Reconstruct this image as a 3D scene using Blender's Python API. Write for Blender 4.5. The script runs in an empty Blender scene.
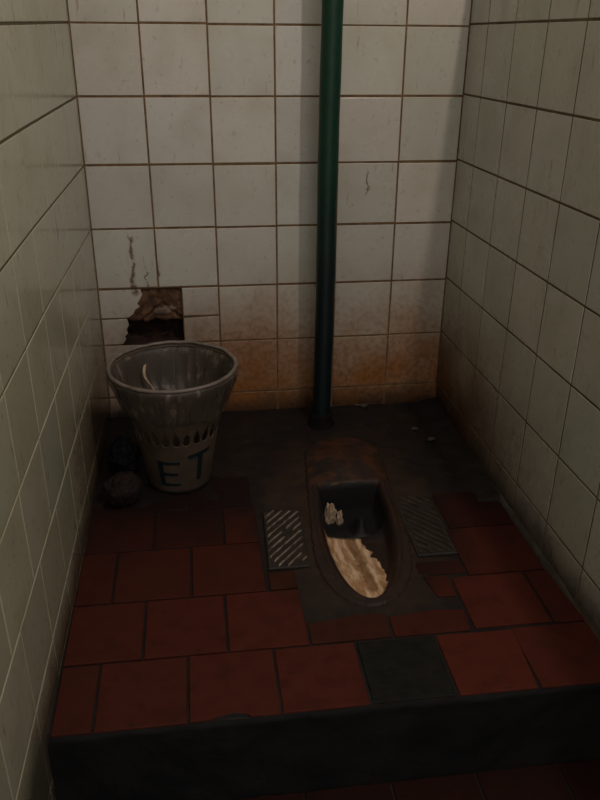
import bpy, bmesh, math, random
from mathutils import Vector, Matrix, noise
random.seed(7)
R = random.random
def U(a, b): return a + (b - a) * R()
SC = bpy.context.scene
COL = SC.collection
W = 0.8968          # clear width of the stall
T = 0.15            # wall tile pitch
H0 = 0.0672         # first full tile row above the platform
FRONT = -1.040      # front edge of the platform
LOW = -0.165        # lower floor level

# ------------------------------------------------------------------ materials
class G:
    """tiny node graph helper"""
    def __init__(s, name):
        s.m = bpy.data.materials.new(name); s.m.use_nodes = True
        s.t = s.m.node_tree; s.b = s.t.nodes['Principled BSDF']
        s.tc = s.t.nodes.new('ShaderNodeTexCoord').outputs['Object']
        x = s.t.nodes.new('ShaderNodeSeparateXYZ'); s.t.links.new(s.tc, x.inputs[0])
        s.x, s.y, s.z = x.outputs
    def put(s, sock, v):
        if isinstance(v, bpy.types.NodeSocket): s.t.links.new(v, sock)
        elif isinstance(v, (tuple, list)):
            sock.default_value = (*v, 1)[:4] if len(v) == 3 and len(sock.default_value) == 4 else v
        else: sock.default_value = v
    def f(s, op, a, b=0.0, c=None):
        n = s.t.nodes.new('ShaderNodeMath'); n.operation = op
        s.put(n.inputs[0], a); s.put(n.inputs[1], b)
        if c is not None: s.put(n.inputs[2], c)
        return n.outputs[0]
    def ramp(s, v, a, b, c=0.0, d=1.0):          # smooth map range, clamped
        n = s.t.nodes.new('ShaderNodeMapRange'); n.interpolation_type = 'SMOOTHSTEP'
        for i, q in enumerate((v, a, b, c, d)): s.put(n.inputs[i], q)
        return n.outputs[0]
    def noise(s, scale, detail=4, rough=.55, stretch=None, out='Fac'):
        n = s.t.nodes.new('ShaderNodeTexNoise'); co = s.tc
        if stretch:
            m = s.t.nodes.new('ShaderNodeMapping'); s.t.links.new(co, m.inputs[0])
            m.inputs['Scale'].default_value = stretch; co = m.outputs[0]
        s.t.links.new(co, n.inputs['Vector'])
        n.inputs['Scale'].default_value = scale; n.inputs['Detail'].default_value = detail
        n.inputs['Roughness'].default_value = rough
        return n.outputs[out]
    def mix(s, fac, a, b, mode='MIX'):
        n = s.t.nodes.new('ShaderNodeMix'); n.data_type = 'RGBA'; n.blend_type = mode
        s.put(n.inputs[0], fac); s.put(n.inputs[6], a); s.put(n.inputs[7], b)
        return n.outputs[2]
    def tint(s):
        n = s.t.nodes.new('ShaderNodeAttribute'); n.attribute_name = 'tint'
        return n.outputs['Color']
    def bump(s, h, strength=.3, dist=.002):
        n = s.t.nodes.new('ShaderNodeBump'); n.inputs['Strength'].default_value = strength
        n.inputs['Distance'].default_value = dist; s.put(n.inputs['Height'], h)
        s.t.links.new(n.outputs[0], s.b.inputs['Normal'])
    def set(s, **k):
        for a, v in k.items(): s.put(s.b.inputs[a.replace('_', ' ')], v)
        return s.m
def lin(r, g, b):
    return tuple(((c/255)/12.92 if c/255 <= .04045 else ((c/255+.055)/1.055)**2.4) for c in (r, g, b))

def tile_mat(name, base, dirt, rust, side, gl_=(.22, .5)):
    """glazed wall tile with speckle, drips and rust brown staining low on the wall"""
    g = G(name)
    n1 = g.noise(9, 5); n2 = g.noise(70, 3); n3 = g.noise(14, 4, .6, (5, 5, .9)); n4 = g.noise(3.2, 3)
    c = g.mix(1.0, base, g.tint(), 'MULTIPLY')
    c = g.mix(g.ramp(n1, .42, .75, 0, .45), c, dirt)
    c = g.mix(g.ramp(n2, .60, .72, 0, .35), c, tuple(v*.55 for v in dirt))
    c = g.mix(g.ramp(n3, .63, .72, 0, .45), c, rust)
    low = g.ramp(g.f('ADD', g.z, g.f('MULTIPLY', g.f('SUBTRACT', n4, .5), .30)), .42, .10, 0, 1)
    if side:
        low = g.f('MULTIPLY', low, g.ramp(g.y, -.85, -.12, .12, 1.0))
    else:
        low = g.f('MULTIPLY', low, g.ramp(g.f('ADD', g.x, g.f('MULTIPLY', n1, .1)), .12, .38, 1*.5, 1))
    c = g.mix(g.f('MULTIPLY', low, g.ramp(n1, 0.2, .6, .75, 1.0)), c, rust)
    sp = g.f('MULTIPLY', g.ramp(n2, .40, .62, 0, 1), low)
    c = g.mix(g.f('MULTIPLY', sp, .45), c, tuple(v*.35 for v in rust))
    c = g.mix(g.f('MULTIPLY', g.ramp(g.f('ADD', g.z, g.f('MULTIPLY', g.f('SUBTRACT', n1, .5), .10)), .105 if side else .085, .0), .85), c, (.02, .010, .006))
    if not side:   # two brown runs above the broken patch
        for cx, w, z0, z1 in ((.090, .008, .36, .515), (.152, .004, .37, .44), (.128, .003, .37, .43), (.545+.13, .003, .6, .66)):
            wob = g.f('MULTIPLY', g.f('SUBTRACT', g.noise(22, 3), .5), .05)
            d = g.f('ABSOLUTE', g.f('SUBTRACT', g.f('ADD', g.x, wob), cx))
            k = g.f('MULTIPLY', g.ramp(d, w, 0), g.f('MULTIPLY', g.ramp(g.z, z0-.02, z0), g.ramp(g.z, z1, z1-.03)))
            c = g.mix(g.f('MULTIPLY', g.f('MULTIPLY', k, g.ramp(n2, .30, .50)), .95), c, tuple(v*.45 for v in rust))
    g.bump(g.f('ADD', n1, g.f('MULTIPLY', n2, .25)), .12, .004)
    return g.set(Base_Color=c, Roughness=g.ramp(n1, .3, .8, *gl_), Specular_IOR_Level=.45)
M = {}
M['tile_back'] = tile_mat('tile_glaze_back', (.57, .525, .465), (.40, .345, .265), (.30, .115, .030), False)
M['tile_left'] = tile_mat('tile_glaze_left', (.40, .375, .27), (.27, .24, .15), (.12, .07, .03), True, (.10, .26))
M['tile_right'] = tile_mat('tile_glaze_right', (.49, .475, .41), (.36, .335, .27), (.12, .052, .020), True)
def rough_mat(name, a, b, rough=.85, sc=30, bump=.5, spec=.3):
    g = G(name); n = g.noise(sc, 6, .65); n2 = g.noise(sc*4, 3)
    g.bump(g.f('ADD', n, g.f('MULTIPLY', n2, .4)), bump, .003)
    return g.set(Base_Color=g.mix(g.ramp(n, .3, .7), a, b), Roughness=rough, Specular_IOR_Level=spec)
M['grout'] = rough_mat('rusty_grout', (.21, .125, .06), (.10, .055, .027))
M['grout_side'] = rough_mat('brown_grout', (.15, .11, .055), (.06, .038, .02), sc=9)
M['grout_pale'] = rough_mat('pale_grout', (.26, .20, .10), (.10, .07, .035), sc=7)
def gl():
    g = G('left_wall_grout'); n = g.noise(9, 5)
    k = g.ramp(g.f('ADD', g.z, g.f('MULTIPLY', g.f('SUBTRACT', n, .5), .5)), .62, .30)
    return g.set(Base_Color=g.mix(k, (.085, .055, .025), (.30, .235, .13)), Roughness=.85)
M['grout_left'] = gl()
M['mortar'] = rough_mat('brown_mortar', (.17, .085, .045), (.05, .024, .015), sc=45, bump=.9)
M['brick_dark'] = rough_mat('dark_brick', (.055, .025, .018), (.02, .010, .009), sc=40, bump=.9)
M['mortar_pale'] = rough_mat('pale_mortar', (.24, .17, .13), (.12, .075, .055), sc=50, bump=.8)
M['dark_cement'] = None
def cement():
    g = G('grimy_cement'); n = g.noise(8, 6, .65); n2 = g.noise(60, 4); n3 = g.noise(24, 5)
    c = g.mix(g.ramp(n, .35, .7), (.007, .004, .004), (.016, .009, .0065))
    c = g.mix(g.ramp(n3, .55, .75, 0, .6), c, (.034, .020, .011))
    dx = g.f('MULTIPLY', g.f('SUBTRACT', g.x, .56), 1.7); dy = g.f('SUBTRACT', g.y, -.52)
    d = g.f('SQRT', g.f('ADD', g.f('MULTIPLY', dx, dx), g.f('MULTIPLY', dy, dy)))
    c = g.mix(g.f('MULTIPLY', g.ramp(d, .42, .20), g.ramp(n3, .3, .6, .3, .9)), c, (.040, .020, .011))
    g.bump(g.f('ADD', n3, g.f('MULTIPLY', n2, .5)), .7, .004)
    return g.set(Base_Color=c, Roughness=g.ramp(n, .35, .65, .75, .45), Specular_IOR_Level=.3)
M['dark_cement'] = cement()
def terracotta():
    g = G('terracotta'); n = g.noise(6, 5); n2 = g.noise(110, 3); n3 = g.noise(26, 5)
    c = g.mix(1.0, (.066, .0125, .0062), g.tint(), 'MULTIPLY')
    c = g.mix(g.ramp(n3, .45, .75, 0, .5), c, (.032, .008, .005))
    # grime spread over the back of the platform and around the pan
    dx = g.f('MULTIPLY', g.f('SUBTRACT', g.x, .55), 1.35); dy = g.f('SUBTRACT', g.y, -.48)
    d = g.f('SQRT', g.f('ADD', g.f('MULTIPLY', dx, dx), g.f('MULTIPLY', dy, dy)))
    d = g.f('ADD', d, g.f('MULTIPLY', g.f('SUBTRACT', n, .5), .28))
    k = g.f('MAXIMUM', g.ramp(d, .37, .24), g.ramp(g.f('ADD', g.y, g.f('MULTIPLY', g.f('SUBTRACT', n, .5), .4)), -.66, -.40))
    c = g.mix(g.f('MULTIPLY', k, .82), c, (.012, .0055, .0045))
    g.bump(g.f('ADD', n3, g.f('MULTIPLY', n2, .6)), .35, .003)
    return g.set(Base_Color=c, Roughness=g.ramp(n3, .3, .7, .6, .85), Specular_IOR_Level=.16)
M['terracotta'] = terracotta()
def riser():
    g = G('blackened_cement'); n = g.noise(7, 6, .6); n3 = g.noise(40, 5)
    c = g.mix(g.ramp(n, .4, .7), (.004, .0035, .004), (.010, .008, .006))
    g.bump(n3, .7, .004)
    return g.set(Base_Color=c, Roughness=.75, Specular_IOR_Level=.25)
M['riser'] = riser()
def pipe_paint():
    g = G('green_pipe_paint'); n = g.noise(12, 5); n2 = g.noise(60, 4)
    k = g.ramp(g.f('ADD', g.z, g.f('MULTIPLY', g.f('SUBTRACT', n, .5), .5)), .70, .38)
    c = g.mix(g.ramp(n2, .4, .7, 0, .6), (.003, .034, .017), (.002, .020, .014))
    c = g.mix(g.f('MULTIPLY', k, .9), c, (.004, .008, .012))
    g.bump(n2, .25, .002)
    return g.set(Base_Color=c, Roughness=.45, Specular_IOR_Level=.4)
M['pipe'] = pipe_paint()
M['iron'] = rough_mat('grimy_iron', (.004, .0035, .004), (.009, .006, .005), .85, 30, .6, .15)
def pan_mat():
    g = G('stained_enamel'); n = g.noise(11, 6, .6); n2 = g.noise(70, 5, .6); n3 = g.noise(30, 5)
    c = g.mix(g.ramp(n, .3, .7), (.034, .014, .008), (.014, .008, .006))
    c = g.mix(g.ramp(n2, .55, .72, 0, .4), c, (.062, .028, .012))
    # orange rust on the hood at the back
    k = g.f('MULTIPLY', g.ramp(g.y, -.43, -.36), g.ramp(n3, .42, .62))
    c = g.mix(g.f('MULTIPLY', k, .65), c, (.085, .026, .009))
    # bare enamel left on the front slope of the trough
    at = g.t.nodes.new('ShaderNodeAttribute'); at.attribute_name = 'enamel'
    sl = at.outputs['Fac']
    edge = g.f('ADD', sl, g.f('MULTIPLY', g.f('SUBTRACT', g.noise(55, 5, .7), .5), 1.1))
    en = g.mix(g.ramp(g.noise(30, 4, .6, (3, .7, 1)), .35, .62), (.74, .50, .33), (.38, .20, .09))
    c = g.mix(g.ramp(edge, .46, .54), c, en)
    # brown limescale run down the middle of it
    run = g.t.nodes.new('ShaderNodeAttribute'); run.attribute_name = 'run'
    r2 = g.f('ADD', run.outputs['Fac'], g.f('MULTIPLY', g.f('SUBTRACT', n2, .5), .8))
    c = g.mix(g.f('MULTIPLY', g.ramp(r2, .5, .85), .75), c, (.17, .075, .022))
    # sump painted near black: shade of a deep drain hole put into colour
    c = g.mix(g.ramp(g.f('ADD', g.z, g.f('MULTIPLY', g.f('SUBTRACT', n3, .5), .03)), -.040, -.066), c, (.010, .009, .010))
    sm = g.t.nodes.new('ShaderNodeAttribute'); sm.attribute_name = 'sump'
    c = g.mix(g.ramp(g.f('ADD', sm.outputs['Fac'], g.f('MULTIPLY', g.f('SUBTRACT', n3, .5), .5)), .25, .6), c, (.006, .005, .006))
    g.bump(g.f('ADD', n3, g.f('MULTIPLY', n2, .4)), .8, .004)
    return g.set(Base_Color=c, Roughness=g.f('MAXIMUM', g.ramp(n, .35, .65, .45, .7), g.f('MULTIPLY', sm.outputs['Fac'], .9)), Specular_IOR_Level=.35)
M['pan'] = pan_mat()
M['tread'] = rough_mat('grimy_cast_tread', (.014, .009, .008), (.028, .019, .014), .55, 45, .5, .4)
M['tread_rib'] = rough_mat('worn_tread_rib', (.33, .24, .18), (.08, .05, .036), .42, 60, .3, .5)
M['tread_rib_dull'] = rough_mat('grimy_tread_rib', (.080, .055, .040), (.022, .015, .011), .5, 40, .4, .4)
M['bin'] = rough_mat('grey_brown_plastic', (.100, .070, .045), (.060, .040, .028), .55, 14, .15, .4)
M['letter'] = rough_mat('dark_teal_paint', (.005, .012, .016), (.007, .016, .020), .6, 60, .1, .3)
def film():
    g = G('grimy_clear_film'); n = g.noise(22, 5); n2 = g.noise(40, 4, .6, (1, 1, .35))
    g.bump(g.f('ADD', n, n2), .9, .006)
    return g.set(Base_Color=g.mix(g.ramp(n2, .5, .7), (.095, .074, .060), (.22, .17, .13)), Roughness=.38,
                 Alpha=g.ramp(n2, .45, .7, .50, .8), Specular_IOR_Level=.45)
M['film'] = film()
M['film_hem'] = rough_mat('bunched_film', (.22, .175, .145), (.11, .08, .066), .4, 30, .5, .5)
M['paper'] = rough_mat('soiled_paper', (.60, .44, .31), (.32, .21, .13), .9, 40, .5, .2)
M['bag_dark'] = rough_mat('black_film', (.006, .006, .010), (.009, .008, .010), .7, 18, .2, .2)
M['rag'] = rough_mat('brown_cloth', (.012, .007, .006), (.022, .011, .009), .8, 30, .8, .2)
M['plate'] = rough_mat('grey_stone_plate', (.0050, .0046, .0036), (.013, .0115, .0080), .75, 35, .6, .2)
M['crumb'] = rough_mat('pale_crumb', (.075, .052, .04), (.045, .03, .022), .9, 80, .5, .2)

# ------------------------------------------------------------------ mesh helpers
def link(name, bm, mats, parent=None, smooth=False, mods=()):
    me = bpy.data.meshes.new(name)
    bmesh.ops.recalc_face_normals(bm, faces=bm.faces) if smooth is not None else None
    bm.to_mesh(me); bm.free()
    if not isinstance(mats, (list, tuple)): mats = [mats]
    for m in mats: me.materials.append(m)
    if smooth:
        for p in me.polygons: p.use_smooth = True
    o = bpy.data.objects.new(name, me); COL.objects.link(o)
    if parent: o.parent = parent
    return o
def thing(name, label, cat, loc=(0, 0, 0), group=None):
    o = bpy.data.objects.new(name, None); COL.objects.link(o); o.location = loc
    o.empty_display_size = .05
    o['label'] = label; o['category'] = cat
    if group: o['group'] = group
    return o
def tag(o, label, cat, group=None):
    o['label'] = label; o['category'] = cat
    if group: o['group'] = group
    return o
def struct(o, label, cat):
    o['kind'] = 'structure'; o['label'] = label; o['category'] = cat; return o
def newbm():
    bm = bmesh.new(); lay = bm.loops.layers.float_color.new('tint'); return bm, lay
def face(bm, lay, pts, mat=0, tint=(1, 1, 1)):
    f = bm.faces.new([bm.verts.new(p) for p in pts]); f.material_index = mat
    for l in f.loops: l[lay] = (*tint, 1)
    return f
def slab(bm, lay, poly, fr, th=.006, bev=.0012, mat=0, tint=(1, 1, 1), jit=.00022, lift=0):
    """one tile: polygon (u,v) in frame fr(u,v,n); face at n=lift, back at n=-th, softened edge"""
    cu = sum(p[0] for p in poly)/len(poly); cv = sum(p[1] for p in poly)/len(poly)
    size = max(max(abs(p[0]-cu), abs(p[1]-cv)) for p in poly)
    au, av, a0 = U(-jit, jit)/size, U(-jit, jit)/size, U(-jit, jit)
    def ring(ins, n):
        out = []
        for (u, v) in poly:
            du, dv = u-cu, v-cv
            uu = u - math.copysign(min(ins, abs(du)), du); vv = v - math.copysign(min(ins, abs(dv)), dv)
            out.append(bm.verts.new(fr(uu, vv, n + (a0 + au*du + av*dv if n > -th/2 else 0))))
        return out
    rs = [ring(0, -th), ring(0, -bev+lift), ring(bev*.35, -bev*.3+lift), ring(bev, lift)]
    fs = []
    for a, b in zip(rs, rs[1:]):
        for i in range(len(poly)):
            j = (i+1) % len(poly)
            fs.append(bm.faces.new((a[i], a[j], b[j], b[i])))
    fs.append(bm.faces.new(rs[-1]))
    for f in fs:
        f.material_index = mat
        for l in f.loops: l[lay] = (*tint, 1)
def rect(u0, v0, u1, v1): return [(u0, v0), (u1, v0), (u1, v1), (u0, v1)]
def box(bm, lay, a, b, mat=0):
    vs = [bm.verts.new((x, y, z)) for z in (a[2], b[2]) for y in (a[1], b[1]) for x in (a[0], b[0])]
    for q in ((0, 1, 3, 2), (4, 6, 7, 5), (0, 4, 5, 1), (2, 3, 7, 6), (0, 2, 6, 4), (1, 5, 7, 3)):
        f = bm.faces.new([vs[i] for i in q]); f.material_index = mat
        for l in f.loops: l[lay] = (1, 1, 1, 1)
def tt(a=.12, warm=.03):
    v = 1 - U(0, a); return (v*(1+U(-warm, warm)), v, v*(1+U(-warm, warm)))

# ------------------------------------------------------------------ back wall
TOPW = 2.3
def fr_back(u, v, n): return (u - .008*max(0, v-.35)*max(0, math.sin(math.pi*u/W)), -n, v)
bm, lay = newbm()
ZR = [0.0, H0] + [H0+T*k for k in range(1, 15)]
XC = [0, .15, .30, .45, .60, .75, W]
HX0, HX1, HZ0, HZ1 = .045, .208, .2172, .3672
g = .0024
gw = {1: .0011, 5: .0013, 3: .0012}
for ri in range(len(ZR)-1):
    z0, z1 = ZR[ri]+g, ZR[ri+1]-g
    for ci in range(6):
        x0, x1 = XC[ci]+g*.8, XC[ci+1]-g*.8
        dz = U(-.001, .001)
        if ri == 2 and ci == 0:
            slab(bm, lay, [(x0, .291), (.070, .291), (.082, .300), (.088, .311), (.099, .318), (.093, .326), (.101, .338), (.108, .350), (.104, .3645), (x0, .3645)], fr_back, tint=tt())
            slab(bm, lay, [(x0, HZ0+g), (.050, HZ0+g), (.058, .232), (.056, .240), (.064, .248), (.061, .257), (.068, .270), (.065, .2875), (x0, .2875)], fr_back, tint=tt())
            continue
        if ri == 2 and ci == 1:
            slab(bm, lay, rect(.2085, .2915, x1, z1), fr_back, tint=tt(), lift=.001)
            slab(bm, lay, [(.2075, z0), (x1, z0), (x1, .2875), (.2085, .2845)], fr_back, tint=tt())
            continue
        if ri == 0 and ci == 4:                      # chipped bottom edge
            slab(bm, lay, [(x0, 0), (.66, 0), (.67, .012), (.70, .006), (.72, .010), (x1, 0), (x1, z1), (x0, z1)], fr_back, tint=tt()); continue
        slab(bm, lay, rect(x0, z0+dz, x1, z1+dz), fr_back, tint=tt(.13), lift=U(0, .0006))
# grout bed round the broken patch
GD = -.0007
for x0, z0, x1, z1 in ((-.02, LOW, HX0, TOPW), (HX1, LOW, W+.02, TOPW), (HX0, LOW, HX1, HZ0), (HX0, HZ1, HX1, TOPW)):
    face(bm, lay, [fr_back(x0, z0, GD), fr_back(x1, z0, GD), fr_back(x1, z1, GD), fr_back(x0, z1, GD)], 1)
# solid wall behind
box(bm, lay, (-.12, .075, LOW), (W+.12, .16, TOPW), 1)
# the broken patch: ragged mortar above, hollow brick below
NX, NZ = 46, 42
def patch(u, v):
    X = HX0+(HX1-HX0)*u; Z = HZ0+(HZ1-HZ0)*v
    e = min(u, 1-u, v, 1-v)
    n = noise.fractal(Vector((X*55, 3, Z*55)), 1, 2, 4)
    edge = .272 + .010*noise.noise(Vector((X*40, 9, 0)))
    t = 1/(1+math.exp(-(edge-Z)/.0028))
    d = .007+.004*n + t*(.042+.006*n)
    # loose lump of pale mortar and the crack above it
    q = ((X-.160)/.030)**2 + ((Z-.304-(X-.16)*.15)/.011)**2
    if q < 1: d -= .008*(1-q)
    c = abs(Z-(.325-.9*abs(X-.155)))
    if c < .006 and X > .10: d += .009*(1-c/.006)
    if e < .001: d = min(d, .004) if Z > edge else d
    return X, Z, max(d, .002), q, t
grid = [[None]*(NX+1) for _ in range(NZ+1)]
for j in range(NZ+1):
    for i in range(NX+1):
        X, Z, d, q, t = patch(i/NX, j/NZ)
        grid[j][i] = (bm.verts.new((X, d, Z)), q, t)
for j in range(NZ):
    for i in range(NX):
        f = bm.faces.new([grid[j][i][0], grid[j][i+1][0], grid[j+1][i+1][0], grid[j+1][i][0]])
        f.material_index = 4 if grid[j][i][1] < .9 else (3 if grid[j][i][2] > .5 else 2)
        f.smooth = True
# sides of the opening
for x in (HX0, HX1): face(bm, lay, [(x, 0, HZ0), (x, .075, HZ0), (x, .075, HZ1), (x, 0, HZ1)], 2)
for z in (HZ0, HZ1): face(bm, lay, [(HX0, 0, z), (HX0, .075, z), (HX1, .075, z), (HX1, 0, z)], 3)
wb = link('wall_back', bm, [M['tile_back'], M['grout'], M['mortar'], M['brick_dark'], M['mortar_pale']], smooth=None)
struct(wb, 'back wall of cream square tiles with brown grout, rust stained low down', 'wall')

# ------------------------------------------------------------------ left wall
LSH = [(0, 0), (.02, .012), (.217, .016), (.367, .020), (.517, .017), (.667, .006), (.817, .004), (.97, 0), (9, 0)]
def lshift(v):
    for (a, x), (b, y) in zip(LSH, LSH[1:]):
        if a <= v <= b: return x+(y-x)*(v-a)/(b-a)
    return 0
def fr_left(u, v, n):       # u = distance from the back wall
    return (n - .0125*u, -u, v + lshift(v)*min(1, u/.6))
bm, lay = newbm()
YE = 2.35
zr = [LOW-.12] + [LOW] + [0.0+.0*k for k in range(0)] + [H0+T*k for k in range(-1, 15)]
zr = [H0-2*T] + [H0+T*k for k in range(-1, 15)]
for ri in range(len(zr)-1):
    off = {0: .5, 1: .617, 2: .617, 3: .6554}.get(ri, .649) % .1545
    if ri > 3: off = (.649 + U(-.004, .004)) % .1545
    pitch = .150 if ri < 3 else .1545
    if ri < 3: off = .0168
    us = [0.0] + [off+pitch*k for k in range(0, 17)]
    for a, b in zip(us, us[1:]):
        if b-a < .004 or b > YE: continue
        z0 = zr[ri]+.0012
        if ri == 1 and b < -FRONT: z0 = 0
        if ri == 0 and b < -FRONT: continue
        slab(bm, lay, rect(a+.0016, z0+.001, b-.0016, zr[ri+1]-.0022), fr_left, tint=tt(.10, .03), jit=.0002, bev=.0014)
face(bm, lay, [(-.0006, .1, LOW-.1), (-.0006-.0125*YE, -YE, LOW-.1), (-.0006-.0125*YE, -YE, TOPW), (-.0006, .1, TOPW)], 1)
box(bm, lay, (-.16, -YE, LOW-.1), (-.035, .1, TOPW), 1)
wl = link('wall_left', bm, [M['tile_left'], M['grout_left']], smooth=None)
struct(wl, 'left wall of olive grey glazed square tiles seen at a steep angle', 'wall')

# ------------------------------------------------------------------ right wall: a partition that stops short of the ceiling
PT = 1.255
def fr_right(u, v, n):
    return (W - n + .0188*u, -u, v + (.005+.017*u if v > .001 else 0))
bm, lay = newbm()
YR = 2.0
us = [0.0] + [.1125+.1491*k for k in range(0, 13)]
for ri in range(len(zr)-1):
    if zr[ri] > PT: break
    for a, b in zip(us, us[1:]):
        z0 = zr[ri]+.0012
        if ri == 1 and b < -FRONT+.02: z0 = 0
        if ri == 0 and b < -FRONT: continue
        z1 = min(zr[ri+1]-.0014, PT-.022)
        if z1 <= z0: continue
        slab(bm, lay, rect(a+.0020, z0+.0008, b-.0020, z1-.0008), fr_right, tint=tt(.12, .03), jit=.00025)
LL = us[-1]
face(bm, lay, [(W+.0006, .02, LOW-.1), (W+.0006+.0188*LL, -LL, LOW-.1), (W+.0006+.0188*LL, -LL, PT), (W+.0006, .02, PT)], 1)
a, b = (W+.0006, .02), (W+.0006+.0188*LL, -LL)
face(bm, lay, [(a[0], a[1], PT), (b[0], b[1], PT), (b[0]+.09, b[1], PT), (a[0]+.09, a[1], PT)], 1)
face(bm, lay, [(a[0]+.09, a[1], LOW-.1), (b[0]+.09, b[1], LOW-.1), (b[0]+.09, b[1], PT), (a[0]+.09, a[1], PT)], 1)
face(bm, lay, [(b[0], b[1], LOW-.1), (b[0]+.09, b[1], LOW-.1), (b[0]+.09, b[1], PT), (b[0], b[1], PT)], 1)
wr = link('wall_right', bm, [M['tile_right'], M['grout_side']], smooth=None)
struct(wr, 'right wall of grey square tiles, brown stained toward the back corner', 'wall')

# ------------------------------------------------------------------ squat pan outline functions
def cx(y): return .560 + (y+.58)*.075
def outer(y):          # half width of the pan rim
    if y > -.17 or y < -.815: return -1
    if y > -.28: t = (y+.28)/.11; return .096*math.sqrt(max(0, 1-t*t*.94))
    if y > -.60: return .096 + (-.28-y)*.02
    t = (-.60-y)/.215; return .102*math.sqrt(max(0, 1-t**2.6))
def inner(y):          # half width of the trough
    if y > -.395 or y < -.795: return -1
    if y > -.42: return .074
    if y > -.52: return .074 + (-.42-y)*.05
    t = (-.52-y)/.275; return .079*math.sqrt(max(0, 1-t**2.2)) + .0
def inside(x, y, fn, grow=0):
    w = fn(y); return w > 0 and abs(x-cx(y)) < w+grow

# ------------------------------------------------------------------ platform floor
bm, lay = newbm()
def fr_floor(u, v, n): return (u, v, n)
S = .008
nx, ny = int(W/S)+2, int(-FRONT/S)
gv = {}
def cz(x, y):
    d = noise.fractal(Vector((x*18, y*18, 1)), 1, 2, 4)
    rear = max(0, min(1, (y+.47)/.06))
    # collar of cement trowelled round the pan
    w = outer(min(-.18, max(-.80, y))); q = abs(x-cx(y))-max(w, .02)
    col = max(0, 1-max(0, q)/.05) if -.90 < y < -.1 else 0
    if y < -.815: col *= max(0, 1-(-.815-y)/.045)
    base = -.0035 + .0035*max(rear, col)
    corner = max(0, (y+.16)/.16)*.010 + (max(0, (x-.84)/.06)*.014 if y > -.5 else 0)
    return base + d*(.0012+.0012*rear) + corner
for j in range(ny+1):
    y = -j*(-FRONT/ny)
    for i in range(nx+1):
        x = -.015 + (W+.045)*i/nx
        gv[i, j] = bm.verts.new((x, y, cz(x, y)))
for j in range(ny):
    for i in range(nx):
        q = [gv[i, j], gv[i+1, j], gv[i+1, j+1], gv[i, j+1]]
        m = sum((v.co for v in q), Vector())/4
        if inside(m.x, m.y, inner, .013) or (inside(m.x, m.y, outer, -.02) and m.y < -.40 and m.y > -.76): continue
        f = bm.faces.new(q); f.smooth = True
        for l in f.loops: l[lay] = (1, 1, 1, 1)
def ft(poly, tint=None, lift=0): slab(bm, lay, poly, fr_floor, th=.004, bev=.0016, mat=1, tint=tint or tt(.2, .05), jit=.0006, lift=lift)
def frect(x0, y0, x1, y1, tint=None): ft(rect(x0+.0022, y0+.0022, x1-.0022, y1-.0022), tint)
# front row
F1, F2, F3, F4, F5 = FRONT-.002, -.898, -.747, -.590, -.452
frect(0-.01, F1, .054, F2); frect(.054, F1, .199, F2, (.95, .95, .95)); 
ft([(.201, F1+.003), (.235, F1+.004), (.247, F1+.009), (.270, F1+.012), (.288, F1+.009), (.297, F1+.003), (.343, F1+.002), (.343, F2-.002), (.201, F2-.002)], (1.02, 1, 1))
ft([(.347, F1+.003), (.486, F1+.003), (.486, F2-.002), (.347, F2-.002)], (1.06, 1.02, 1))
ft([(.634, F1+.003), (.766, F1+.003), (.776, F2-.004), (.634, F2-.002)], (1.25, 1.15, 1.1))
frect(.770, F1, .922, F2, (1.0, .95, .95))
# second row
frect(-.01, F2, .123, F3, (.92, .92, .92)); frect(.123, F2, .268, F3, (1, .98, .96)); frect(.268, F2, .411, F3, (1.08, 1.05, 1))
ft([(.413, F2+.003), (.556, F2+.003), (.558, -.835), (.50, -.832), (.413, -.845)], (.7, .9, .9)); 
ft([(.562, F2+.003), (.700, F2+.003), (.706, -.842), (.65, -.836), (.562, -.845)], (.85, .85, .85))
frect(.708, F2+.004, .857, F3, (1.12, 1.02, 1)); frect(.857, F2, .922, F3, (.9, .85, .85))
# third row
frect(-.01, F3, .060, F4, (.75, .75, .8)); frect(.060, F3, .207, F4, (.82, .82, .85)); frect(.207, F3, .350, F4, (.88, .85, .85))
ft(rect(.356, -.744, .408, -.692), (.8, 1.0, .8)); frect(.745, F3, .905, F4, (.9, .85, .85))
ft([(.640, -.735), (.742, -.737), (.742, -.698), (.652, -.695)], (.8, .75, .75)); ft([(.668, -.800), (.704, -.802), (.704, -.745), (.655, -.742)], (.9, .8, .8))
# fourth and fifth rows, mostly under grime
frect(-.01, F4, .130, F5, (.62, .6, .65)); frect(.130, F4, .276, F5, (.55, .55, .6)); frect(.276, F4, .350, F5, (1.0, .95, .9)); frect(.755, F4, .905, F5, (.6, .5, .55))
frect(-.01, F5, .200, -.305, (.42, .42, .48)); frect(.200, F5, .345, -.305, (.40, .38, .42))
fl = link('floor', bm, [M['dark_cement'], M['terracotta']], smooth=None)
struct(fl, 'raised floor of terracotta tiles fading into dark grimy cement at the back', 'floor')

# front face of the platform, blackened render with a ragged top edge
bm, lay = newbm()
nx, nz = 120, 16
vs = {}
for i in range(nx+1):
    x = -.015 + (W+.05)*i/nx
    top = -.0012 + .0022*noise.noise(Vector((x*30, 0, 0))) + .001
    for j in range(nz+1):
        t = j/nz
        if j == 0: y, z = FRONT+.006, top-.0006 if not (.235 < x < .30) else .0004
        else:
            z = top - (t**1.2)*(top-LOW+.01); y = FRONT-.004 - .004*noise.fractal(Vector((x*14, 5, z*14)), 1, 2, 4) - .012*t*t
        if j == 0 and .235 < x < .30: y = FRONT+.012
        vs[i, j] = bm.verts.new((x, y, z))
for i in range(nx):
    for j in range(nz):
        f = bm.faces.new([vs[i, j], vs[i, j+1], vs[i+1, j+1], vs[i+1, j]]); f.smooth = True
st = link('step_riser', bm, M['riser'], smooth=None)
struct(st, 'blackened cement front face of the raised platform', 'step')

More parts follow.
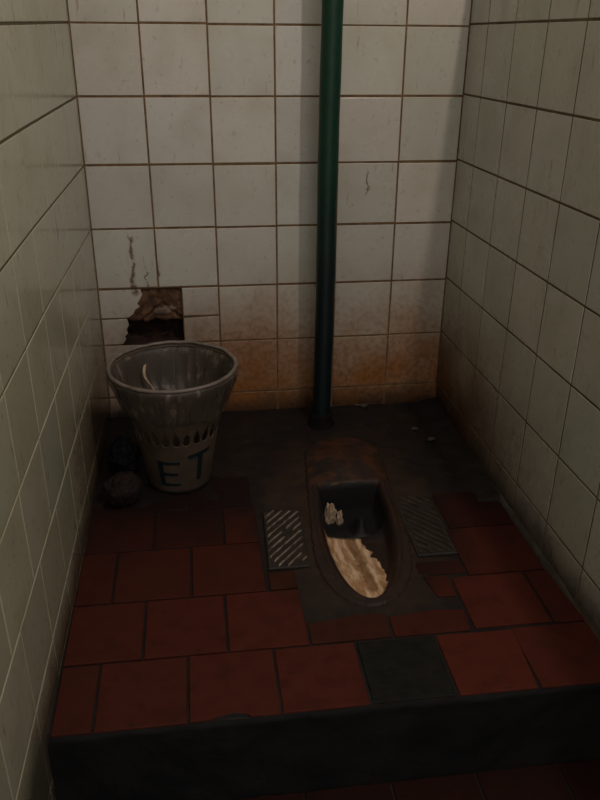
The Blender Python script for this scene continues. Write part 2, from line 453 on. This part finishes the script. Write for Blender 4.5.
# lower floor in front of the platform
bm, lay = newbm()
face(bm, lay, [(-.05, FRONT+.02, LOW-.003), (W+.05, FRONT+.02, LOW-.003), (W+.05, -2.35, LOW-.003), (-.05, -2.35, LOW-.003)], 0)
def fr_low(u, v, n): return (u, v, n+LOW)
for r in range(9):
    y1 = -1.056-.146*r; off = (-.06, -.13)[r % 2]
    for c in range(8):
        x0 = off+.146*c
        x0c, x1c = max(x0, -.02), min(x0+.146, W+.03)
        if x1c-x0c < .01: continue
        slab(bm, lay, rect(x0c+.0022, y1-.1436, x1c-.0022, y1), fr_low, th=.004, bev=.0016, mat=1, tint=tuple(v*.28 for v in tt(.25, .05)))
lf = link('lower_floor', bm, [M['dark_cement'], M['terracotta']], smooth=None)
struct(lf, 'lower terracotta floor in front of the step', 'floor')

# pale mortar fillet between platform and right wall
bm, lay = newbm()
prev = None
for i in range(80):
    y = -.26-(.62)*i/79; n = noise.noise(Vector((y*25, 2, 0))); k = min(1, i/12, (79-i)/10)
    x = W - .0188*y; h = (.013+.003*n)*max(.15, k); w = (.006+.003*n)*max(.15, k)
    ring = [bm.verts.new(p) for p in ((x-w, y, -.004), (x-w*.8, y, h*.35), (x-w*.3, y, h*.8), (x+.001, y, h+.001))]
    if prev:
        for a in range(3):
            f = bm.faces.new([prev[a], prev[a+1], ring[a+1], ring[a]]); f.smooth = True
    prev = ring
tr = link('trim_1', bm, rough_mat('pale_fillet', (.085, .07, .055), (.03, .022, .016), .8, 20, .5), smooth=None)
struct(tr, 'thin pale mortar fillet along the foot of the right wall', 'trim')

# ------------------------------------------------------------------ squat toilet
tol = thing('squat_toilet', 'grimy rust stained squat toilet pan set into the raised floor', 'squat toilet', (.55, -.5, 0))
inv = Matrix.Translation((-.55, .5, 0))
bm = bmesh.new()
en_l = bm.verts.layers.float.new('enamel'); run_l = bm.verts.layers.float.new('run'); su_l = bm.verts.layers.float.new('sump')
s = .0035
NXp, NYp = int(.30/s), int(.68/s)
def sst(a, b, v):
    t = max(0, min(1, (v-a)/(b-a))); return t*t*(3-2*t)
def pan_h(x, y):
    c = cx(y); u = x-c; wo = outer(y)
    edge = 0
    n = noise.fractal(Vector((x*22, y*22, 4)), 1, 2, 4)
    # hood swelling at the back
    hood = .020*sst(-.44, -.33, y)*(1-sst(-.30, -.17, y))*max(0, 1-(u/.10)**2) 
    rimlift = .007*(1-sst(.0, .03, (wo if wo > 0 else 0)-abs(u)))*(0) 
    h = .004 + hood + .0015*n
    wi = inner(y)
    # distance into the trough
    if wi > 0:
        din = wi-abs(u)
        back = (-.395-y); front = y+.795
        din = min(din, back*1.2)
        if din > -.012:
            lip = .004*(1-abs(din+.006)/.006) if din < 0 else 0
            h += max(0, lip)
    else: din = -1
    en = 0; rn = 0
    if din > 0:
        # floor of the trough: shallow slope at the front, deep sump at the back
        fl_ = -.012 - .026*sst(-.79, -.56, y)
        fl_ -= .030*sst(-.535, -.505, y + .012*math.sin(u*60))
        wall = sst(0, .020 if y > -.53 else .018, din)
        cross = .010*(u/.075)**2
        h = h*(1-wall) + (fl_+cross+.002*n)*wall
        # ledge dividing the sump
        if y > -.545: h += wall*.050*math.exp(-((u-.012)/.011)**2)*sst(-.44, -.50, y)
        en = wall*(1-sst(-.550, -.520, y + .02*noise.noise(Vector((x*70, 1, 0)))))
        cut = .032-.040*max(0, min(1, (y+.69)/.15))**1.5
        en *= 1-sst(cut, cut+.014, u + .012*noise.noise(Vector((y*60, 0, 0))))
        en = max(en, 0)
        rn = math.exp(-((u-.004+(y+.7)*.12)/.015)**2)*sst(-.785, -.74, y)
    return h, en, rn
vv = {}
def keep(x, y): return inside(x, y, outer)
for j in range(NYp+1):
    y = -.155-j*s
    for i in range(NXp+1):
        x = .42+i*s
        if any(keep(x+a*s, y+b*s) for a in (-1, 0, 1) for b in (-1, 0, 1)):
            if keep(x, y): h, en, rn = pan_h(x, y); X, Y = x, y
            else:
                h, en, rn = -.006, 0, 0; X, Y = x, y
            v = bm.verts.new((X, Y, h)); v[en_l] = en; v[run_l] = rn; v[su_l] = sst(-.575, -.525, y)*sst(.002, .012, inner(y)-abs(x-cx(y)))*sst(-.393, -.402, y) if inner(y) > 0 else 0; vv[i, j] = v
for (i, j), v in list(vv.items()):
    q = [(i, j), (i+1, j), (i+1, j+1), (i, j+1)]
    if all(k in vv for k in q):
        f = bm.faces.new([vv[k] for k in q]); f.smooth = True
bm.transform(inv)
# the material works in world metres, so the origin stays on the world origin
bm.transform(inv.inverted())
pan = link('pan', bm, M['pan'], tol, smooth=None)
pan.matrix_parent_inverse = Matrix.Translation((-.55, .5, 0))
pan['label'] = 'rust brown pan with pale enamel showing on its front slope'
def put_child(o):
    o.parent = tol; o.matrix_parent_inverse = Matrix.Translation((-.55, .5, 0))
# ribbed foot treads
def tread(x0, x1, y0, y1, skew, sgn):
    bm, lay = newbm()
    def frt(u, v, n): return (u + (v-y1)*skew, v, n+.004)
    slab(bm, lay, rect(x0, y0, x1, y1), frt, th=.009, bev=.002)
    bmr, layr = newbm()
    # broken diagonal ribs, as cast
    def inb(u, v): return x0+.004 < u < x1-.003 and y0+.004 < v < y1-.003
    n = 0; L = 0.0065
    for k in range(-26, 30):
        c0 = k*.0235
        seg = None; t = -.2
        while t < .2:
            u = (x0+x1)/2 + t*.80; v = (y0+y1)/2 + c0 + sgn*t*.95
            ok = inb(u, v) and noise.noise(Vector((u*38, v*38, 3+sgn))) > -.30
            if ok and seg is None: seg = (u, v)
            if not ok and seg is not None:
                e = (u, v); ln = math.hypot(e[0]-seg[0], e[1]-seg[1])
                if ln > .008:
                    d = ((e[0]-seg[0])/ln, (e[1]-seg[1])/ln); p = (-d[1]*.0016, d[0]*.0016)
                    poly = [(seg[0]-p[0], seg[1]-p[1]), (e[0]-p[0], e[1]-p[1]), (e[0]+p[0], e[1]+p[1]), (seg[0]+p[0], seg[1]+p[1])]
                    b_ = [bmr.verts.new(frt(q[0], q[1], -.001)) for q in poly]
                    t_ = [bmr.verts.new(frt(q[0]*.86+(seg[0]+e[0])/2*.14, q[1]*.86+(seg[1]+e[1])/2*.14, .0034)) for q in poly]
                    for a in range(4): bmr.faces.new((b_[a], b_[(a+1) % 4], t_[(a+1) % 4], t_[a]))
                    bmr.faces.new(t_)
                seg = None
            t += .002
    o = link('foot_tread', bm, M['tread'], None, smooth=None); put_child(o)
    r = link('tread_ribs', bmr, M['tread_rib'] if sgn > 0 else M['tread_rib_dull'], o, smooth=None)
    return o
tread(.364, .446, -.686, -.486, .03, 1)['label'] = 'left foot tread with clean worn ribs'
tread(.662, .746, -.680, -.462, .0, -1)['label'] = 'right foot tread clogged with grime'

# soiled paper in the sump
def crumple(name, loc, size, seed, mat, label, cat, flat=.7, sub=3, amp=.35, group=None, rough=2.2):
    bm = bmesh.new(); bmesh.ops.create_icosphere(bm, subdivisions=sub, radius=1)
    for v in bm.verts:
        p = v.co.normalized(); n = noise.fractal(p*rough+Vector((seed*7.3, 0, 0)), 1, 2, 5)
        c = noise.cell(p*rough*1.6+Vector((0, seed*3.1, 0)))
        r = 1+amp*n+amp*.25*(c-.5)
        v.co = Vector((p.x*r*size[0], p.y*r*size[1], p.z*r*size[2]))
    lo = min(v.co.z for v in bm.verts)
    for v in bm.verts:
        v.co.z -= lo
        if v.co.z < size[2]*.12: v.co.z = 0
    o = link(name, bm, mat, smooth=None); o.location = loc
    return tag(o, label, cat, group)
crumple('crumpled_paper', (.523, -.448, -.080), (.013, .012, .034), 2, M['paper'], 'crumpled pale paper wad standing in the dark sump of the pan', 'paper', amp=.5)
crumple('paper_scrap', (.545, -.450, -.080), (.008, .008, .022), 5, M['paper'], 'smaller yellowish paper scrap right of the pale wad in the sump', 'paper', amp=.5)

# ------------------------------------------------------------------ green pipe
pp = thing('drain_pipe', 'dark green painted vertical pipe standing in front of the tiled back wall', 'pipe', (.5565, -.088, 0))
def tube(bm, pts, n=32, lay=None):
    prev = None
    for (x, y, z, r) in pts:
        ring = [bm.verts.new((x+r*math.cos(a*2*math.pi/n), y+r*math.sin(a*2*math.pi/n), z)) for a in range(n)]
        if prev:
            for a in range(n):
                f = bm.faces.new((prev[a], prev[(a+1) % n], ring[(a+1) % n], ring[a])); f.smooth = True
        prev = ring
    return prev
bm = bmesh.new()
pts = []
for i in range(90):
    z = .0+2.3*i/89
    if z > 0: pass
    xx = .0035*min(1, z/.4) + .001*math.sin(z*7); pts.append((xx, 0, z, .0235+.0004*math.sin(z*31)))
tube(bm, pts)
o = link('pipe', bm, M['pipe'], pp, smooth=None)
bm = bmesh.new()
tube(bm, [(0, 0, -.002, .038), (0, 0, .006, .036), (.0005, 0, .012, .031), (.001, 0, .030, .0300), (.001, 0, .036, .0285), (.001, 0, .040, .0238)])
for v in bm.verts:
    n = noise.noise(v.co*60); v.co.x += n*.002; v.co.y += n*.002
o = link('collar', bm, M['iron'], pp, smooth=None)
o['label'] = 'dark grimy collar round the pipe foot'

# ------------------------------------------------------------------ waste bin with the letters
BX, BY = .184, -.316
ZH = .282
def br(z):
    if z < .15: return .071+.17*z
    return .0965 + (z-.15)/(ZH-.15)*.042
bn = thing('waste_bin', 'grey brown plastic waste bin with slotted band and dark letters', 'bin', (BX, BY, 0))
bm = bmesh.new()
NT = 288
zs = [.002+.128*i/14 for i in range(15)] + [.130+.0022*i for i in range(1, 24)] + [.1806+ (ZH-.1806)*i/14 for i in range(1, 15)]
def slot(th, z):
    k = (th/(2*math.pi)*26) % 1 - .5
    t = (z-.134)/.043
    if t < 0 or t > 1: return False
    idx = int(th/(2*math.pi)*26)
    lean = (.12 if idx % 2 else -.12)*(t-.5)
    w = .36*math.sin(math.pi*min(1, t*1.0)**.55)*(1-.25*t)
    return abs(k+lean) < w
rings = [[bm.verts.new((br(z)*math.cos(2*math.pi*a/NT), br(z)*math.sin(2*math.pi*a/NT), z)) for a in range(NT)] for z in zs]
for j in range(len(zs)-1):
    for a in range(NT):
        if slot(2*math.pi*(a+.5)/NT, (zs[j]+zs[j+1])/2): continue
        # rows of narrow slits in the upper basket, seen through the liner
        zc = (zs[j]+zs[j+1])/2
        if .20 < zc < .262 and (a % 12) == 0: continue
        f = bm.faces.new((rings[j][a], rings[j][(a+1) % NT], rings[j+1][(a+1) % NT], rings[j+1][a])); f.smooth = True
bt = bm.verts.new((0, 0, .004))
for a in range(NT): bm.faces.new((rings[0][a], bt, rings[0][(a+1) % NT]))
o = link('body', bm, M['bin'], bn, smooth=None)
md = o.modifiers.new('thick', 'SOLIDIFY'); md.thickness = .0022; md.offset = -1
def torus(R0, r, z, n=96, m=10, wob=0):
    bm = bmesh.new(); rg = []
    for a in range(n):
        A = 2*math.pi*a/n; w = wob*noise.noise(Vector((math.cos(A)*6, math.sin(A)*6, 1)))
        rg.append([bm.verts.new(((R0+w+r*math.cos(2*math.pi*b/m))*math.cos(A), (R0+w+r*math.cos(2*math.pi*b/m))*math.sin(A), z+w*.5+r*.8*math.sin(2*math.pi*b/m))) for b in range(m)])
    for a in range(n):
        for b in range(m):
            f = bm.faces.new((rg[a][b], rg[(a+1) % n][b], rg[(a+1) % n][(b+1) % m], rg[a][(b+1) % m])); f.smooth = True
    return bm
link('rim', torus(.1375, .0045, ZH), M['bin'], bn, smooth=None)
link('base_ring', torus(.0715, .003, .0035), M['iron'], bn, smooth=None)
# painted letters  E T  wrapped on the lower body
def stroke(bm, th0, z0, th1, z1, w):
    """strip on the body between (angle deg, z) points; angle 0 faces the front"""
    n = 14
    r = .0005
    dth = math.radians(th1-th0)*.088; dz = z1-z0; L = math.hypot(dth, dz)
    px, pz = -dz/L*w/2, dth/L*w/2
    pr = None
    for i in range(n+1):
        t = i/n; th = math.radians(th0+(th1-th0)*t); z = z0+(z1-z0)*t
        row = []
        for sg in (-1, 1):
            wob = 1+.12*noise.noise(Vector((th*9, z*60, sg)))
            tz = z+sg*pz*wob; ta = th + sg*px*wob/.088
            R_ = br(tz)+r; a = -math.pi/2+ta
            row.append(bm.verts.new((R_*math.cos(a), R_*math.sin(a), tz)))
        if pr: bm.faces.new((pr[0], row[0], row[1], pr[1]))
        pr = row
for name, strokes in (('letter_e', [(-27, .024, -27, .094, .013), (-27, .089, 3, .089, .007), (-27, .058, -1, .058, .007), (-27, .028, 3, .028, .007)]),
                      ('letter_t', [(15, .102, 52, .109, .010), (35, .103, 35, .032, .013)])):
    bm = bmesh.new()
    for q in strokes: stroke(bm, *q)
    o = link(name, bm, M['letter'], bn, smooth=None)
    md = o.modifiers.new('thick', 'SOLIDIFY'); md.thickness = .0006; md.offset = 1
# liner: film lining the inside and folded over the rim
bl = thing('bin_liner', 'clear grimy plastic bag lining the bin and folded over its rim', 'bag', (BX, BY, ZH))
bm = bmesh.new(); NT2 = 180
prof = []
def fold(a, k): A = 2*math.pi*a/NT2; return noise.fractal(Vector((math.cos(A)*5, math.sin(A)*5, k)), 1, 2, 4)
levels = [('o', .188), ('o', .20), ('o', .215), ('o', .23), ('o', .245), ('o', .26), ('o', .275), ('t', ZH+.005), ('t2', ZH+.006), ('i', .270), ('i', .25), ('i', .225), ('i', .20), ('i', .18), ('i', .165), ('i', .15), ('i', .135), ('b', .129)]
rings = []
for k, (kd, z) in enumerate(levels):
    ring = []
    for a in range(NT2):
        A = 2*math.pi*a/NT2; n = fold(a, k*.35); zz = z
        if kd == 'o':
            rr = br(z)+.0045+abs(n)*.004+.006*max(0, (z-.18)/.1)*.3; 
            if k == 0: zz = z+.002+.014*n
            rr = max(rr, br(max(zz, .1))+.003)
        elif kd == 't': rr = .1440+.0005*n; zz = z-.003
        elif kd == 't2': rr = .138
        elif kd == 'i': rr = br(z)-.0055-abs(n)*.010 - max(0, .205-z)*.55
        else: rr = .040; zz = z+.001*n
        ring.append(bm.verts.new((rr*math.cos(A), rr*math.sin(A), zz-ZH)))
    rings.append(ring)
for r0, r1 in zip(rings, rings[1:]):
    for a in range(NT2):
        f = bm.faces.new((r0[a], r0[(a+1) % NT2], r1[(a+1) % NT2], r1[a])); f.smooth = True
c = bm.verts.new((0, 0, .127-ZH))
for a in range(NT2): bm.faces.new((rings[-1][a], rings[-1][(a+1) % NT2], c))
o = link('film', bm, M['film'], bl, smooth=None)
o = link('bunched_edge', torus(.1388, .0048, 0.0078, wob=.0025), M['film_hem'], bl, smooth=None)
o['label'] = 'paler bunched film over the rim'
bm = bmesh.new()   # a narrow twisted strip of pale film hanging down inside
prev = None
for i in range(20):
    t = i/19; z = .258-.110*t; a = math.radians(128+14*t+5*math.sin(t*9)); r = br(z)-.024-.034*t
    w = .0030*(1+.5*math.sin(t*11))
    c0 = Vector((r*math.cos(a), r*math.sin(a), z)); d = Vector((math.cos(a+1.5+t*2)*w, math.sin(a+1.5+t*2)*w, 0))
    row = [bm.verts.new(c0-d), bm.verts.new(c0+d)]
    if prev: bm.faces.new((prev[0], prev[1], row[1], row[0]))
    prev = row
o = link('paper_strip', bm, M['paper'], smooth=None); o.location = (BX, BY, 0)
md = o.modifiers.new('thick', 'SOLIDIFY'); md.thickness = .0008
tag(o, 'narrow twisted pale strip hanging down inside the bin at left', 'paper')

# ------------------------------------------------------------------ bundles beside the bin
crumple('cloth_bundle', (.062, -.405, 0), (.047, .043, .036), 4, M['rag'], 'dark brown lumpy bundle on the floor left of the bin, front one', 'bundle', sub=4, amp=.18, rough=1.4)
crumple('plastic_bag', (.057, -.285, 0.002), (.040, .042, .046), 9, M['bag_dark'], 'black crumpled plastic bag squeezed between left wall and bin', 'bag', sub=4, amp=.24, rough=1.5)

# ------------------------------------------------------------------ dark plate in the front row
pl = thing('floor_plate', 'dark grey square plate set in the front row between terracotta tiles', 'plate', (.56, -.97, 0))
bm, lay = newbm()
def frp(u, v, n): return (u, v, n)
slab(bm, lay, rect(-.069, -.068, .069, .068), frp, th=.004, bev=.002, jit=0)
o = link('plate', bm, M['plate'], pl, smooth=None)
for k in range(9):
    bm, lay = newbm()
    v = -.054+k*.0135
    slab(bm, lay, rect(-.058+U(0, .01), v-.0022, .058-U(0, .01), v+.0022), lambda a, b, n: (a, b, n+.0008), th=.0012, bev=.0005, jit=0)
    link('rib', bm, M['plate'], pl, smooth=None)

# ------------------------------------------------------------------ crumbs of mortar
for i, (x, y, sz, lb) in enumerate(((.800, -.150, .006, 'small pale crumb on the dark cement near the back right corner'),
                                    (.826, -.212, .008, 'larger pale crumb beside the right wall near the corner'),
                                    (.690, -.012, .009, 'flat pale mortar crumb against the foot of the back wall'))):
    crumple('mortar_crumb', (x, y, .002 if i < 2 else .007), (sz*1.5, sz, sz*.7), 20+i, M['crumb'], lb, 'debris', sub=2, amp=.3)

# ------------------------------------------------------------------ light
ld = bpy.data.lights.new('bulb', 'POINT'); ld.energy = 26.0; ld.color = (1.0, .90, .77); ld.shadow_soft_size = .018
lo = bpy.data.objects.new('bulb', ld); COL.objects.link(lo); lo.location = (.985, -1.42, 2.10)
w = bpy.data.worlds.new('world'); SC.world = w; w.use_nodes = True
bg = w.node_tree.nodes['Background']; bg.inputs[0].default_value = (1.0, .97, .92, 1); bg.inputs[1].default_value = .60

# ------------------------------------------------------------------ camera
cd = bpy.data.cameras.new('camera'); cam = bpy.data.objects.new('camera', cd); COL.objects.link(cam)
r = Vector((0.99104354, -0.13317497, 0.0098552)); u = Vector((0.04935999, 0.4338934, 0.89961109)); f = Vector((0.12408178, 0.89106731, -0.43658076))
m = Matrix(((r.x, u.x, -f.x), (r.y, u.y, -f.y), (r.z, u.z, -f.z))).to_4x4()
m.translation = (0.24482354, -1.92002346, 0.97476433)
cam.matrix_world = m
cd.sensor_fit = 'VERTICAL'; cd.sensor_height = 24; cd.lens = 780.92/800*24; cd.clip_start = .02
SC.camera = cam
SC.view_settings.view_transform = 'Standard'; SC.view_settings.look = 'None'
SC.view_settings.exposure = 0.14; SC.view_settings.gamma = 1; SC.view_settings.use_curve_mapping = False
